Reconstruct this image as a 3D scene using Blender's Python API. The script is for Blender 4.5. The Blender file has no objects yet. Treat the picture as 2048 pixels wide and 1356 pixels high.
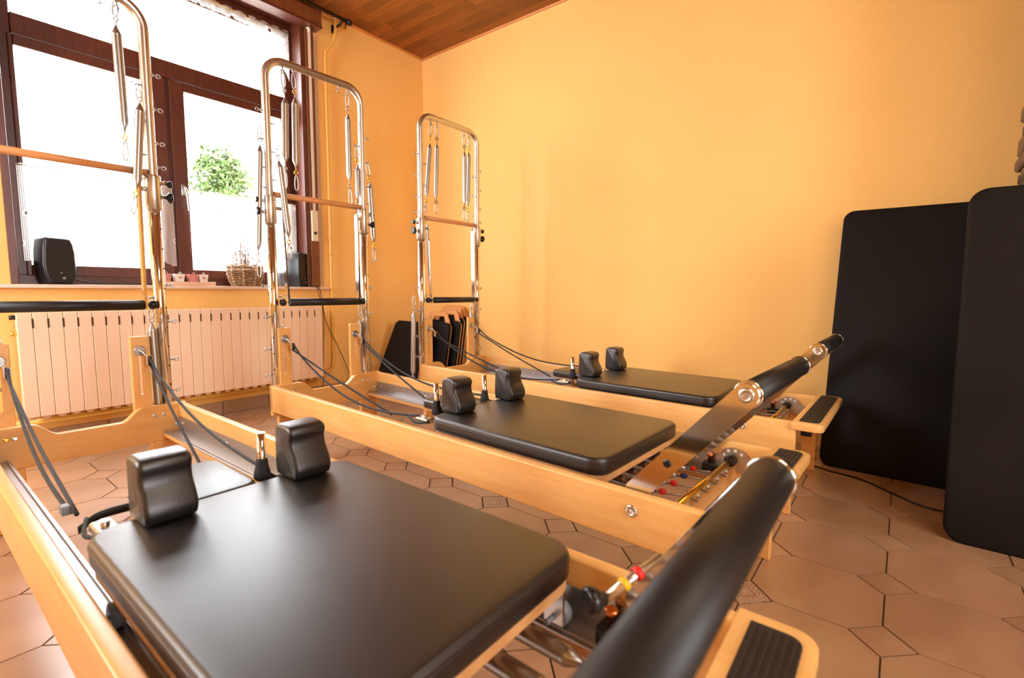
import bpy, bmesh, math, random
from mathutils import Vector, Matrix
rnd = random.Random(7)
sc = bpy.context.scene
COL = sc.collection

# ------------------------------------------------------------------ camera
YAW, PITCH, ROLL, FPX, CAMH = .9002873, -.1001845, .0085226, 984.38, .89277
cd = bpy.data.cameras.new('camera'); cam = bpy.data.objects.new('camera', cd); COL.objects.link(cam)
cd.sensor_width = 36; cd.lens = FPX / 2048 * 36; cd.clip_start = .03; cd.clip_end = 200
fw = Vector((math.sin(YAW) * math.cos(PITCH), math.cos(YAW) * math.cos(PITCH), math.sin(PITCH)))
r0 = Vector((math.cos(YAW), -math.sin(YAW), 0)); u0 = r0.cross(fw)
rr = math.cos(ROLL) * r0 + math.sin(ROLL) * u0; uu = -math.sin(ROLL) * r0 + math.cos(ROLL) * u0
M = Matrix((rr, uu, -fw)).transposed().to_4x4(); M.translation = Vector((0, 0, CAMH)); cam.matrix_world = M
cd.dof.use_dof = True; cd.dof.focus_distance = 2.3; cd.dof.aperture_fstop = 3.2
sc.camera = cam

# ------------------------------------------------------------------ view + light
sc.view_settings.view_transform = 'Standard'; sc.view_settings.look = 'None'
sc.view_settings.gamma = 1; sc.view_settings.use_curve_mapping = False
sc.view_settings.exposure = 1.42
sc.cycles.use_denoising = True
sc.cycles.max_bounces = 10; sc.cycles.diffuse_bounces = 5; sc.cycles.glossy_bounces = 5
sc.cycles.transparent_max_bounces = 12
sc.cycles.sample_clamp_indirect = 6
sc.cycles.caustics_reflective = False; sc.cycles.caustics_refractive = False
w = bpy.data.worlds.new('sky'); sc.world = w; w.use_nodes = True
bg = w.node_tree.nodes['Background']; bg.inputs[0].default_value = (.93, .96, 1, 1); bg.inputs[1].default_value = 7.0

def area(name, loc, rot, sx, sy, power, color, portal=False):
    l = bpy.data.lights.new(name, 'AREA'); l.shape = 'RECTANGLE'; l.size = sx; l.size_y = sy; l.energy = power; l.color = color
    l.cycles.is_portal = portal
    o = bpy.data.objects.new(name, l); COL.objects.link(o); o.location = loc; o.rotation_euler = rot
    return o
area('portal_back', (1.27, 3.98, 1.9), (math.radians(-90), 0, 0), 1.75, 2.0, 1, (1, 1, 1), True)
# daylight from the room's second window, in the left wall behind the camera
area('portal_left', (-1.62, 2.75, 1.75), (0, math.radians(-90), 0), 1.7, 1.3, 1, (1, 1, 1), True)
# daylight through an added opening behind the camera, brightening the window wall
area('portal_front', (.3, -3.22, 1.55), (math.radians(90), 0, 0), 1.4, 1.5, 1, (1, 1, 1), True)
# added warm fill light under the unseen ceiling, no real lamp there
area('warm_fill_light', (.9, -1.2, 2.93), (0, 0, 0), 1.2, 1.2, 14, (1, .84, .62))

YW, XR, ZC, W = 3.7301, 3.3014, 3.038, .66

# ------------------------------------------------------------------ materials
def mat(name, col, rough=.5, metal=0, coat=0, bump=None, var=None, spec=.5, scale_obj='Object'):
    m = bpy.data.materials.new(name); m.use_nodes = True
    nt = m.node_tree; b = nt.nodes['Principled BSDF']
    b.inputs['Base Color'].default_value = (*col, 1); b.inputs['Roughness'].default_value = rough
    b.inputs['Metallic'].default_value = metal; b.inputs['Coat Weight'].default_value = coat; b.inputs['Coat Roughness'].default_value = max(rough, .12)
    b.inputs['Specular IOR Level'].default_value = spec
    tc = nt.nodes.new('ShaderNodeTexCoord')
    if var:   # (colour2, scale, stretch xyz, detail)
        c2, s, st, det = var
        mp = nt.nodes.new('ShaderNodeMapping'); mp.inputs['Scale'].default_value = st
        no = nt.nodes.new('ShaderNodeTexNoise'); no.inputs['Scale'].default_value = s; no.inputs['Detail'].default_value = det
        cr = nt.nodes.new('ShaderNodeValToRGB'); cr.color_ramp.elements[0].position = .32; cr.color_ramp.elements[1].position = .7
        cr.color_ramp.elements[0].color = (*col, 1); cr.color_ramp.elements[1].color = (*c2, 1)
        nt.links.new(tc.outputs[scale_obj], mp.inputs[0]); nt.links.new(mp.outputs[0], no.inputs[0])
        nt.links.new(no.outputs[0], cr.inputs[0]); nt.links.new(cr.outputs[0], b.inputs['Base Color'])
    if bump:  # (scale, strength, distance)
        nb = nt.nodes.new('ShaderNodeTexNoise'); nb.inputs['Scale'].default_value = bump[0]; nb.inputs['Detail'].default_value = 4
        bp = nt.nodes.new('ShaderNodeBump'); bp.inputs['Strength'].default_value = bump[1]; bp.inputs['Distance'].default_value = bump[2]
        nt.links.new(tc.outputs[scale_obj], nb.inputs[0]); nt.links.new(nb.outputs[0], bp.inputs['Height']); nt.links.new(bp.outputs[0], b.inputs['Normal'])
    return m

def per_object(m, amount=.12):   # slight tone change from piece to piece
    nt = m.node_tree; b = nt.nodes['Principled BSDF']
    oi = nt.nodes.new('ShaderNodeObjectInfo'); hs = nt.nodes.new('ShaderNodeHueSaturation')
    mr = nt.nodes.new('ShaderNodeMapRange'); mr.inputs[3].default_value = 1 - amount; mr.inputs[4].default_value = 1 + amount
    nt.links.new(oi.outputs['Random'], mr.inputs[0]); nt.links.new(mr.outputs[0], hs.inputs['Value'])
    src = b.inputs['Base Color'].links
    if src: nt.links.new(src[0].from_socket, hs.inputs['Color'])
    else: hs.inputs['Color'].default_value = b.inputs['Base Color'].default_value
    nt.links.new(hs.outputs[0], b.inputs['Base Color']); return m

WALL = mat('orange_plaster', (.93, .565, .175), .75, var=((.95, .60, .20), 1.3, (1, 1, 1), 4), bump=(70, .35, .004), spec=.3)
CEILW = per_object(mat('ceiling_wood', (.19, .055, .008), .5, var=((.28, .09, .014), 9, (6, .7, 1), 5), bump=(40, .2, .002)), .28)
TRIMW = mat('cornice_wood', (.58, .22, .05), .45, var=((.66, .27, .07), 8, (1, 1, 6), 4))
DARKW = mat('window_wood', (.075, .016, .008), .38, var=((.12, .028, .012), 14, (5, 5, .6), 5), coat=.2)
MIDW = mat('shutter_wood', (.16, .045, .011), .42, var=((.24, .07, .018), 12, (6, 6, .6), 4), coat=.2)
TILE = per_object(mat('beige_tile', (.36, .20, .105), .34, var=((.46, .28, .16), 3.2, (1, 2, 1), 6), bump=(35, .12, .003), spec=.9, coat=1.0), .09)
GROUT = mat('grout', (.15, .095, .065), .9)
SKIRT = per_object(mat('skirting_tile', (.40, .27, .17), .35, var=((.48, .33, .22), 6, (1, 1, 1), 5)), .08)
MAPLE = mat('maple', (.80, .44, .135), .34, var=((.88, .53, .185), 7, (7, .8, 7), 5), coat=.35, bump=(60, .04, .001))
MAPLE2 = mat('maple_cross', (.76, .40, .115), .36, var=((.84, .49, .17), 7, (.8, 7, 5), 6), coat=.35)
BEAM = mat('beam_wood', (.62, .32, .10), .4, var=((.72, .40, .14), 7, (7, .8, 7), 4), coat=.2)
PLY = mat('plywood', (.55, .26, .09), .5, var=((.68, .36, .14), 20, (1, 1, 1), 3))
DOWEL = mat('dowel_wood', (.70, .30, .10), .4, var=((.78, .38, .15), 10, (.6, 6, 6), 4), coat=.2)
CHROME = mat('chrome', (.80, .78, .75), .09, 1)
STEEL = mat('brushed_steel', (.66, .63, .58), .3, 1, bump=(220, .06, .001))
ALU = mat('aluminium', (.50, .50, .51), .4, 1)
SPRINGM = mat('spring_steel', (.42, .41, .39), .34, 1)
GOLD = mat('brass_ring', (.85, .56, .10), .25, 1)
ZINC = mat('white_zinc', (.46, .45, .43), .3, .9)
VINYL = mat('black_vinyl', (.006, .0055, .0055), .38, coat=.65, bump=(380, .35, .0015), spec=.6)
FOAM = mat('black_foam', (.006, .005, .005), .5, bump=(160, .2, .001))
MATB = mat('black_mat', (.005, .0035, .003), .6, var=((.009, .006, .004), 3, (1, 1, 1), 3), bump=(260, .2, .001), spec=.16)
PLAST = mat('black_plastic', (.006, .006, .007), .35)
RUBBER = mat('ribbed_rubber', (.018, .013, .010), .6, bump=(90, .3, .002))
ROPE = mat('black_rope', (.02, .02, .022), .7, bump=(500, .5, .002))
WEB = mat('black_webbing', (.012, .012, .014), .75)
RAD = mat('radiator_enamel', (.88, .66, .47), .4)
RADS = mat('radiator_slot', (.07, .03, .01), .8)
YPIPE = mat('yellow_paint', (.84, .50, .10), .45)
MARBLE = mat('sill_marble', (.72, .52, .38), .25, var=((.80, .62, .48), 9, (1, 3, 1), 6), coat=.3)
PVC = mat('cream_plastic', (.86, .76, .58), .4)
CLOTHW = mat('webbing_strap', (.80, .72, .60), .8)
REDP = mat('red_plastic', (.75, .02, .015), .4)
BLUEP = mat('blue_plastic', (.03, .03, .25), .4)
YELP = mat('yellow_plastic', (.9, .55, .02), .4)
WHITEC = mat('white_ceramic', (.85, .80, .76), .3, coat=.4)
PINKC = mat('pink_ceramic', (.62, .24, .22), .35, coat=.3)
HEARTM = mat('heart_brown', (.55, .30, .18), .5)
TRAYM = mat('pale_tray_wood', (.72, .45, .30), .5)
WICK = mat('wicker', (.20, .10, .04), .6, var=((.42, .25, .12), 30, (1, 1, 1), 3))
WICKL = mat('pale_wicker', (.75, .62, .48), .6)
DRYM = mat('dried_stem', (.40, .27, .17), .8)
DRYF = mat('dried_flower', (.38, .28, .25), .8)
IRON = mat('dark_iron', (.035, .022, .015), .45, .5)
GREY = mat('grey_plastic', (.22, .25, .28), .4)
STONE = per_object(mat('rough_stone', (.12, .07, .035), .85, var=((.24, .145, .075), 9, (1, 1, 1), 6), bump=(22, .8, .01)), .3)
LEAF = mat('leaves', (.075, .13, .03), .6, var=((.12, .18, .05), 6, (1, 1, 1), 2))
BARK = mat('bark', (.14, .10, .07), .9)
GROUND = mat('pale_paving', (.75, .74, .70), .8)
WHITEP = mat('white_paint', (.85, .84, .8), .6)
GLASS = bpy.data.materials.new('window_glass'); GLASS.use_nodes = True
_nt = GLASS.node_tree; _nt.nodes.clear()
_o = _nt.nodes.new('ShaderNodeOutputMaterial'); _mx = _nt.nodes.new('ShaderNodeMixShader'); _t = _nt.nodes.new('ShaderNodeBsdfTransparent')
_g = _nt.nodes.new('ShaderNodeBsdfGlossy'); _g.inputs['Roughness'].default_value = .02; _mx.inputs[0].default_value = .06
_nt.links.new(_t.outputs[0], _mx.inputs[1]); _nt.links.new(_g.outputs[0], _mx.inputs[2]); _nt.links.new(_mx.outputs[0], _o.inputs[0])

# crocheted lace: white thread with a net of small holes and larger eyelets
LACE = bpy.data.materials.new('lace'); LACE.use_nodes = True
nt = LACE.node_tree; b = nt.nodes['Principled BSDF']; b.inputs['Base Color'].default_value = (.86, .76, .66, 1); b.inputs['Roughness'].default_value = .9
tc = nt.nodes.new('ShaderNodeTexCoord')
def mth(op, a, c=None):
    n = nt.nodes.new('ShaderNodeMath'); n.operation = op
    for i, v in enumerate((a, c)):
        if v is None: continue
        if hasattr(v, 'links'): nt.links.new(v, n.inputs[i])
        else: n.inputs[i].default_value = v
    return n.outputs[0]
sx = nt.nodes.new('ShaderNodeSeparateXYZ'); nt.links.new(tc.outputs['UV'], sx.inputs[0])
fx = mth('ABSOLUTE', mth('SUBTRACT', mth('FRACT', mth('MULTIPLY', sx.outputs[0], 130)), .5))
fy = mth('ABSOLUTE', mth('SUBTRACT', mth('FRACT', mth('MULTIPLY', sx.outputs[1], 130)), .5))
hole = mth('MULTIPLY', mth('LESS_THAN', fx, .33), mth('LESS_THAN', fy, .33))
vo = nt.nodes.new('ShaderNodeTexVoronoi'); vo.inputs['Scale'].default_value = 13; nt.links.new(tc.outputs['UV'], vo.inputs[0])
eye = mth('LESS_THAN', vo.outputs['Distance'], .16)
rim = mth('LESS_THAN', vo.outputs['Distance'], .26)
h2 = mth('MAXIMUM', mth('MULTIPLY', hole, mth('SUBTRACT', 1.0, rim)), eye)
_ls = nt.nodes.new('ShaderNodeBsdfTranslucent'); _ls.inputs[0].default_value = (.95, .90, .84, 1)
_m1 = nt.nodes.new('ShaderNodeMixShader'); _m1.inputs[0].default_value = .5
_m2 = nt.nodes.new('ShaderNodeMixShader'); _tr = nt.nodes.new('ShaderNodeBsdfTransparent')
nt.links.new(b.outputs[0], _m1.inputs[1]); nt.links.new(_ls.outputs[0], _m1.inputs[2])
nt.links.new(h2, _m2.inputs[0]); nt.links.new(_m1.outputs[0], _m2.inputs[1]); nt.links.new(_tr.outputs[0], _m2.inputs[2])
nt.links.new(_m2.outputs[0], nt.nodes['Material Output'].inputs[0])

# decorated cabochon tile: a square line with a speckled border
DECOR = mat('decorated_insert', (.50, .33, .21), .35)
nt = DECOR.node_tree; b = nt.nodes['Principled BSDF']; tc = nt.nodes.new('ShaderNodeTexCoord')
sx = nt.nodes.new('ShaderNodeSeparateXYZ'); nt.links.new(tc.outputs['Object'], sx.inputs[0])
d1 = mth('ADD', mth('ABSOLUTE', sx.outputs[0]), mth('ABSOLUTE', sx.outputs[1]))
ring = mth('MULTIPLY', mth('GREATER_THAN', d1, .026), mth('LESS_THAN', d1, .032))
ring2 = mth('MULTIPLY', mth('GREATER_THAN', d1, .012), mth('LESS_THAN', d1, .015))
vn = nt.nodes.new('ShaderNodeTexNoise'); vn.inputs['Scale'].default_value = 240; nt.links.new(tc.outputs['Object'], vn.inputs[0])
spk = mth('MULTIPLY', mth('GREATER_THAN', vn.outputs[0], .56), mth('GREATER_THAN', d1, .034))
msk = mth('MINIMUM', mth('ADD', mth('ADD', ring, ring2), spk), 1.0)
mix = nt.nodes.new('ShaderNodeMixRGB'); nt.links.new(msk, mix.inputs[0]); mix.inputs[1].default_value = (.50, .33, .21, 1); mix.inputs[2].default_value = (.20, .10, .05, 1)
nt.links.new(mix.outputs[0], b.inputs['Base Color'])

# ------------------------------------------------------------------ mesh helpers
class MB:
    def __init__(s): s.bm = bmesh.new(); s.uv = None
    def box(s, lo, hi, bev=0, seg=2, mtx=None):
        r = bmesh.ops.create_cube(s.bm, size=1)
        vs = r['verts']; c = [(a + b) / 2 for a, b in zip(lo, hi)]; d = [b - a for a, b in zip(lo, hi)]
        for v in vs: v.co = Vector((v.co.x * d[0] + c[0], v.co.y * d[1] + c[1], v.co.z * d[2] + c[2]))
        if bev:
            es = list({e for v in vs for e in v.link_edges})
            r2 = bmesh.ops.bevel(s.bm, geom=es, offset=bev, segments=seg, affect='EDGES', profile=.5)
            vs = list({v for f in r2['faces'] for v in f.verts} | {v for v in vs if v.is_valid})
        if mtx is not None:
            for v in vs: v.co = mtx @ v.co
        return s
    def prism(s, pts, h0, h1, axis='z', bev=0, seg=2):
        """polygon pts (2d) extruded between h0 and h1 along axis (x: pts=(y,z), y: pts=(x,z), z: pts=(x,y))"""
        def mk(p, h):
            return {'x': (h, p[0], p[1]), 'y': (p[0], h, p[1]), 'z': (p[0], p[1], h)}[axis]
        A = [s.bm.verts.new(mk(p, h0)) for p in pts]; B = [s.bm.verts.new(mk(p, h1)) for p in pts]
        n = len(pts); fs = [s.bm.faces.new(A), s.bm.faces.new(B[::-1])]
        for i in range(n): fs.append(s.bm.faces.new((A[i], B[i], B[(i + 1) % n], A[(i + 1) % n])))
        bmesh.ops.recalc_face_normals(s.bm, faces=fs)
        if bev:
            es = list({e for f in fs[:2] for e in f.edges})
            bmesh.ops.bevel(s.bm, geom=es, offset=bev, segments=seg, affect='EDGES', profile=.5)
        return s
    def tube(s, pts, r, n=10, closed=False, caps=True):
        pts = [Vector(p) for p in pts]; m = len(pts); rad = r if isinstance(r, (list, tuple)) else [r] * m
        T = []
        for i in range(m):
            a = pts[(i - 1) % m] if (closed or i > 0) else pts[i]; c = pts[(i + 1) % m] if (closed or i < m - 1) else pts[i]
            t = (c - a); T.append(t.normalized() if t.length > 1e-9 else Vector((0, 0, 1)))
        nrm = T[0].orthogonal().normalized(); rings = []
        for i in range(m):
            nrm = (nrm - T[i] * nrm.dot(T[i])); nrm = nrm.normalized() if nrm.length > 1e-6 else T[i].orthogonal().normalized()
            bn = T[i].cross(nrm)
            rings.append([s.bm.verts.new(pts[i] + (nrm * math.cos(2 * math.pi * k / n) + bn * math.sin(2 * math.pi * k / n)) * rad[i]) for k in range(n)])
        fs = []
        for i in range(m if closed else m - 1):
            a, b2 = rings[i], rings[(i + 1) % m]
            for k in range(n): fs.append(s.bm.faces.new((a[k], a[(k + 1) % n], b2[(k + 1) % n], b2[k])))
        if caps and not closed: fs.append(s.bm.faces.new(rings[0][::-1])); fs.append(s.bm.faces.new(rings[-1]))
        for f in fs: f.smooth = True
        return s
    def cyl(s, a, b2, r, n=20, r2=None):
        """closed cylinder with crisp ends"""
        a, b2 = Vector(a), Vector(b2); t = (b2 - a).normalized(); nrm = t.orthogonal().normalized(); bn = t.cross(nrm); r2 = r if r2 is None else r2
        R0 = [s.bm.verts.new(a + (nrm * math.cos(2 * math.pi * k / n) + bn * math.sin(2 * math.pi * k / n)) * r) for k in range(n)]
        R1 = [s.bm.verts.new(b2 + (nrm * math.cos(2 * math.pi * k / n) + bn * math.sin(2 * math.pi * k / n)) * r2) for k in range(n)]
        for k in range(n): s.bm.faces.new((R0[k], R0[(k + 1) % n], R1[(k + 1) % n], R1[k])).smooth = True
        s.bm.faces.new(R0[::-1]); s.bm.faces.new(R1); return s
    def lathe(s, prof, a, axis, n=20):
        """prof = [(dist along axis, radius)]"""
        a = Vector(a); t = Vector(axis).normalized(); nrm = t.orthogonal().normalized(); bn = t.cross(nrm); rings = []
        for d, r in prof:
            r = max(r, 1e-4)
            rings.append([s.bm.verts.new(a + t * d + (nrm * math.cos(2 * math.pi * k / n) + bn * math.sin(2 * math.pi * k / n)) * r) for k in range(n)])
        for i in range(len(rings) - 1):
            for k in range(n): s.bm.faces.new((rings[i][k], rings[i][(k + 1) % n], rings[i + 1][(k + 1) % n], rings[i + 1][k])).smooth = True
        s.bm.faces.new(rings[0][::-1]); s.bm.faces.new(rings[-1]); return s
    def grid(s, P, uvs=None):
        V = [[s.bm.verts.new(p) for p in row] for row in P]
        uv = s.bm.loops.layers.uv.verify() if uvs else None
        for i in range(len(P) - 1):
            for j in range(len(P[0]) - 1):
                f = s.bm.faces.new((V[i][j], V[i][j + 1], V[i + 1][j + 1], V[i + 1][j])); f.smooth = True
                if uvs:
                    for l, (a, c) in zip(f.loops, ((i, j), (i, j + 1), (i + 1, j + 1), (i + 1, j))): l[uv].uv = uvs[a][c]
        return s
    def mesh(s, name, m, auto=True):
        bmesh.ops.recalc_face_normals(s.bm, faces=s.bm.faces[:])
        me = bpy.data.meshes.new(name); s.bm.to_mesh(me); s.bm.free(); me.materials.append(m)
        return me
    def obj(s, name, m, parent=None, loc=None, smooth=None):
        if smooth is not None:
            for f in s.bm.faces: f.smooth = True
        me = s.mesh(name, m)
        o = bpy.data.objects.new(name, me); COL.objects.link(o)
        if smooth: 
            try: me.set_sharp_from_angle(angle=math.radians(smooth))
            except Exception: pass
        if parent is not None: o.parent = parent
        if loc is not None: o.location = loc
        return o
def thing(name, label, cat, loc=(0, 0, 0), rz=0, group=None):
    o = bpy.data.objects.new(name, None); COL.objects.link(o); o.location = loc; o.rotation_euler = (0, 0, rz)
    o.empty_display_size = .1; o['label'] = label; o['category'] = cat
    if group: o['group'] = group
    return o
def tag(o, label, cat, group=None):
    o['label'] = label; o['category'] = cat
    if group: o['group'] = group
    return o
def struct(o): o['kind'] = 'structure'; return o
def rounded(x0, x1, y0, y1, r, n=6, corners=(1, 1, 1, 1)):
    P = []
    for (cx, cy, a0, on) in ((x1 - r, y1 - r, 0, corners[0]), (x0 + r, y1 - r, 90, corners[1]), (x0 + r, y0 + r, 180, corners[2]), (x1 - r, y0 + r, 270, corners[3])):
        if on:
            for k in range(n + 1):
                a = math.radians(a0 + 90 * k / n); P.append((cx + r * math.cos(a), cy + r * math.sin(a)))
        else: P.append((cx + (r if a0 in (0, 270) else -r), cy + (r if a0 in (0, 90) else -r)))
    return P
def spline(pts, n=8):
    pts = [Vector(p) for p in pts]; P = [pts[0] * 2 - pts[1]] + pts + [pts[-1] * 2 - pts[-2]]; out = []
    for i in range(1, len(P) - 2):
        for k in range(n):
            t = k / n; a, b2, c, d = P[i - 1], P[i], P[i + 1], P[i + 2]
            out.append(.5 * ((2 * b2) + (c - a) * t + (2 * a - 5 * b2 + 4 * c - d) * t * t + (3 * b2 - a - 3 * c + d) * t ** 3))
    out.append(pts[-1]); return out

# ================================================================== ROOM SHELL
XL, YF = -1.6, -3.2
T = .2
# floor bed
fl = struct(MB().box((XL - T, YF - T, -.12), (XR + T, YW + T, -.006)).obj('floor', GROUT))
PX, PY, X0, Y0 = .3200, .3275, 1.526, -.015
hd = .074; g = .0022
cxh, cyh = PX / 2 - g, PY / 2 - g; c = hd - g * .4
oct_pts = [(cxh, -cyh + c), (cxh, cyh - c), (cxh - c, cyh), (-cxh + c, cyh), (-cxh, cyh - c), (-cxh, -cyh + c), (-cxh + c, -cyh), (cxh - c, -cyh)]
tile_me = MB().prism(oct_pts, -.008, 0, 'z').mesh('tile', TILE)
q = hd - g * 1.8
dot_me = MB().prism([(q, 0), (0, q), (-q, 0), (0, -q)], -.008, -.0003, 'z').mesh('tile_insert', TILE)
dec_me = MB().prism([(q, 0), (0, q), (-q, 0), (0, -q)], -.008, -.0003, 'z').mesh('tile_insert', DECOR)
def piece(name, me, parent, loc, rot=None):
    o = bpy.data.objects.new(name, me); COL.objects.link(o); o.parent = parent; o.location = loc
    if rot is not None: o.rotation_euler = rot
    return o
far = MB()
for k in range(-10, 7):
    for j in range(-10, 13):
        x, y = X0 + (k - .5) * PX, Y0 + (j - .5) * PY
        ok = x > -.75 and y > -.9
        if x + cxh < XR + .15 and y + cyh < YW + .2 and x > XL:
            if ok: piece('tile', tile_me, fl, (x, y, 0))
            else: far.prism([(a + x, b2 + y) for a, b2 in oct_pts], -.008, 0, 'z')
        x, y = X0 + k * PX, Y0 + j * PY
        if x > XL and x < XR - .02 and y < YW:
            if x > -.75 and y > -.9: piece('tile_insert', dec_me if (k % 3 == 0 and j % 3 == 1) else dot_me, fl, (x, y, 0))
            else: far.prism([(x + q, y), (x, y + q), (x - q, y), (x, y - q)], -.008, -.0003, 'z')
o = far.obj('tile', TILE, fl); o['kind'] = 'stuff'

# walls
struct(MB().box((XR, YF - T, 0), (XR + T, YW + .4, ZC + .1)).obj('wall_right', WALL))
OX0, OX1, OZ0, OZ1 = .405, 2.215, .88, 2.99      # window opening in the back wall
wb = MB()
wb.box((XL - T, YW, 0), (OX0, YW + .26, ZC + .1)); wb.box((OX1, YW, 0), (XR, YW + .26, ZC + .1))
wb.box((OX0, YW, 0), (OX1, YW + .26, OZ0)); wb.box((OX0, YW, OZ1), (OX1, YW + .26, ZC + .1))
struct(wb.obj('wall_back', WALL))
wl = MB()   # left wall with the second window (outside the frame)
wl.box((XL - T, YF, 0), (XL, 2.1, ZC + .1)); wl.box((XL - T, 3.4, 0), (XL, YW, ZC + .1))
wl.box((XL - T, 2.1, 0), (XL, 3.4, .9)); wl.box((XL - T, 2.1, 2.6), (XL, 3.4, ZC + .1))
struct(wl.obj('wall_left', WALL))
wf = MB(); wf.box((XL - T, YF - T, 0), (-.4, YF, ZC + .1)); wf.box((1.0, YF - T, 0), (XR + T, YF, ZC + .1))  # unseen opening added here to let more light onto the window wall
wf.box((-.4, YF - T, 0), (1.0, YF, .8)); wf.box((-.4, YF - T, 2.3), (1.0, YF, ZC + .1)); struct(wf.obj('wall_front', WALL))
# ceiling: planks in the seen corner one by one, the rest joined
ce = struct(MB().box((XL - T, YF - T, ZC + .03), (XR + T, YW + .4, ZC + .12)).obj('ceiling', GROUT))
PWD = .088; rest = MB(); pl_me = {}
x = XR - .0; row = 0
while x > XL:
    y = YW - rnd.uniform(.1, .6); y1 = YW
    while y1 > YF:
        if x > 1.1 and y1 > 1.2:
            L = round((y1 - y) / .05) * .05; key = max(L, .1)
            y = y1 - key
            if key not in pl_me: pl_me[key] = MB().box((-PWD / 2 + .0012, -key + .0012, 0), (PWD / 2 - .0012, -.0012, .018)).mesh('plank', CEILW)
            piece('plank', pl_me[key], ce, (x - PWD / 2, y1, ZC + .012 + rnd.uniform(-.001, .001)))
        else:
            rest.box((x - PWD + .0012, max(y, YF) + .0012, ZC + .012), (x - .0012, y1 - .0012, ZC + .03))
        y1 = y; y = y1 - rnd.choice((.35, .45, .55, .65, .5))
    x -= PWD; row += 1
o = rest.obj('plank', CEILW, ce); o['kind'] = 'stuff'
def cornice(x0, y0, x1, y1, nx, ny, name):
    prof = [(0, 0), (.012, -.002), (.016, .008), (.022, .016), (.026, .03), (0, .03)]
    V = MB(); A = []; B = []
    A = [V.bm.verts.new((x0 + nx * p, y0 + ny * p, ZC + z)) for p, z in prof]; B = [V.bm.verts.new((x1 + nx * p, y1 + ny * p, ZC + z)) for p, z in prof]
    n = len(prof)
    for i in range(n): V.bm.faces.new((A[i], B[i], B[(i + 1) % n], A[(i + 1) % n]))
    V.bm.faces.new(A); V.bm.faces.new(B[::-1])
    return struct(V.obj(name, TRIMW))
cornice(XR, YF, XR, YW, -1, 0, 'trim_1'); cornice(XL, YW, XR, YW, 0, -1, 'trim_2')
# tiled skirting on the window wall
bb = struct(MB().box((XL, YW - .004, 0), (XR, YW + .002, .088)).obj('baseboard_back', GROUT))
sk_me = MB().box((-.158, -.011, .0), (.158, 0, .09), .002, 1).mesh('tile', SKIRT)
for k in range(14):
    x = XR - .13 - k * .3205
    if x > XL + .2: piece('tile', sk_me, bb, (x, YW - .003, 0))

# ------------------------------------------------------------------ the window
win = struct(bpy.data.objects.new('window_1', None)); COL.objects.link(win)
YG = YW + .13                         # plane of the frame's room side
def fr(name, lo, hi, m=DARKW, bev=.004, parent=None): return MB().box(lo, hi, bev, 2).obj(name, m, parent or win)
fr('jamb', (OX0 - .0, YW - .012, OZ0 + .02), (.438, YG + .09, OZ1), DARKW)
fr('jamb', (2.072, YW - .012, OZ0 + .02), (2.108, YG + .09, OZ1), DARKW)
fr('casing', (2.108, YW - .02, OZ0 + .02), (2.178, YW + .2, 2.905), MIDW)
fr('head_jamb', (.438, YW + .0, 2.90), (2.072, YG + .09, OZ1 - .0), DARKW)
fr('frame_stile', (.438, YG, .92), (.505, YG + .07, 2.90)); fr('frame_stile', (2.010, YG, .92), (2.072, YG + .07, 2.90))
fr('frame_rail', (.505, YG, 2.78), (2.010, YG + .07, 2.90)); fr('frame_rail', (.438, YG - .006, .885), (2.072, YG + .08, .955))
fr('transom', (.505, YG - .008, 2.245), (2.010, YG + .07, 2.352))
fr('mullion', (1.175, YG, .945), (1.255, YG + .07, 2.245))
for (a, b2, nm) in ((.487, 1.205, 0), (1.228, 2.028, 1)):
    s = bpy.data.objects.new('sash', None); COL.objects.link(s); s.parent = win
    la, lb = a, b2
    m = .045 if nm == 0 else .09
    ga = a + (.022 if nm == 0 else .085); gb = b2 - (.105 if nm == 0 else .04)
    z0, z1 = .948, 2.24
    m_ = MB(); m_.box((la, YG - .016, z0), (ga, YG + .045, z1), .005, 2); m_.box((gb, YG - .016, z0), (lb, YG + .045, z1), .005, 2)
    m_.box((ga, YG - .016, z0), (gb, YG + .045, 1.01), .005, 2); m_.box((ga, YG - .016, 2.182), (gb, YG + .045, z1), .005, 2)
    m_.obj('sash_frame', DARKW, s)
    MB().box((ga, YG + .01, 1.008), (gb, YG + .016, 2.184)).obj('pane', GLASS, s)
MB().box((.505, YG + .02, 2.35), (2.010, YG + .026, 2.782)).obj('pane', GLASS, win)
h = MB(); h.box((1.262, YG - .030, 1.50), (1.288, YG - .016, 1.575), .003); h.cyl((1.275, YG - .016, 1.55), (1.275, YG - .055, 1.55), .009, 14)
h.tube([(1.275, YG - .052, 1.552), (1.285, YG - .056, 1.52), (1.293, YG - .055, 1.40)], [.010, .010, .008], 12)
h.obj('handle', ZINC, win, smooth=40)
# sill
struct(MB().box((-.6, YW - .045, .878), (2.245, YG + .01, .9), .005, 3).obj('trim_3', MARBLE))
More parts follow.
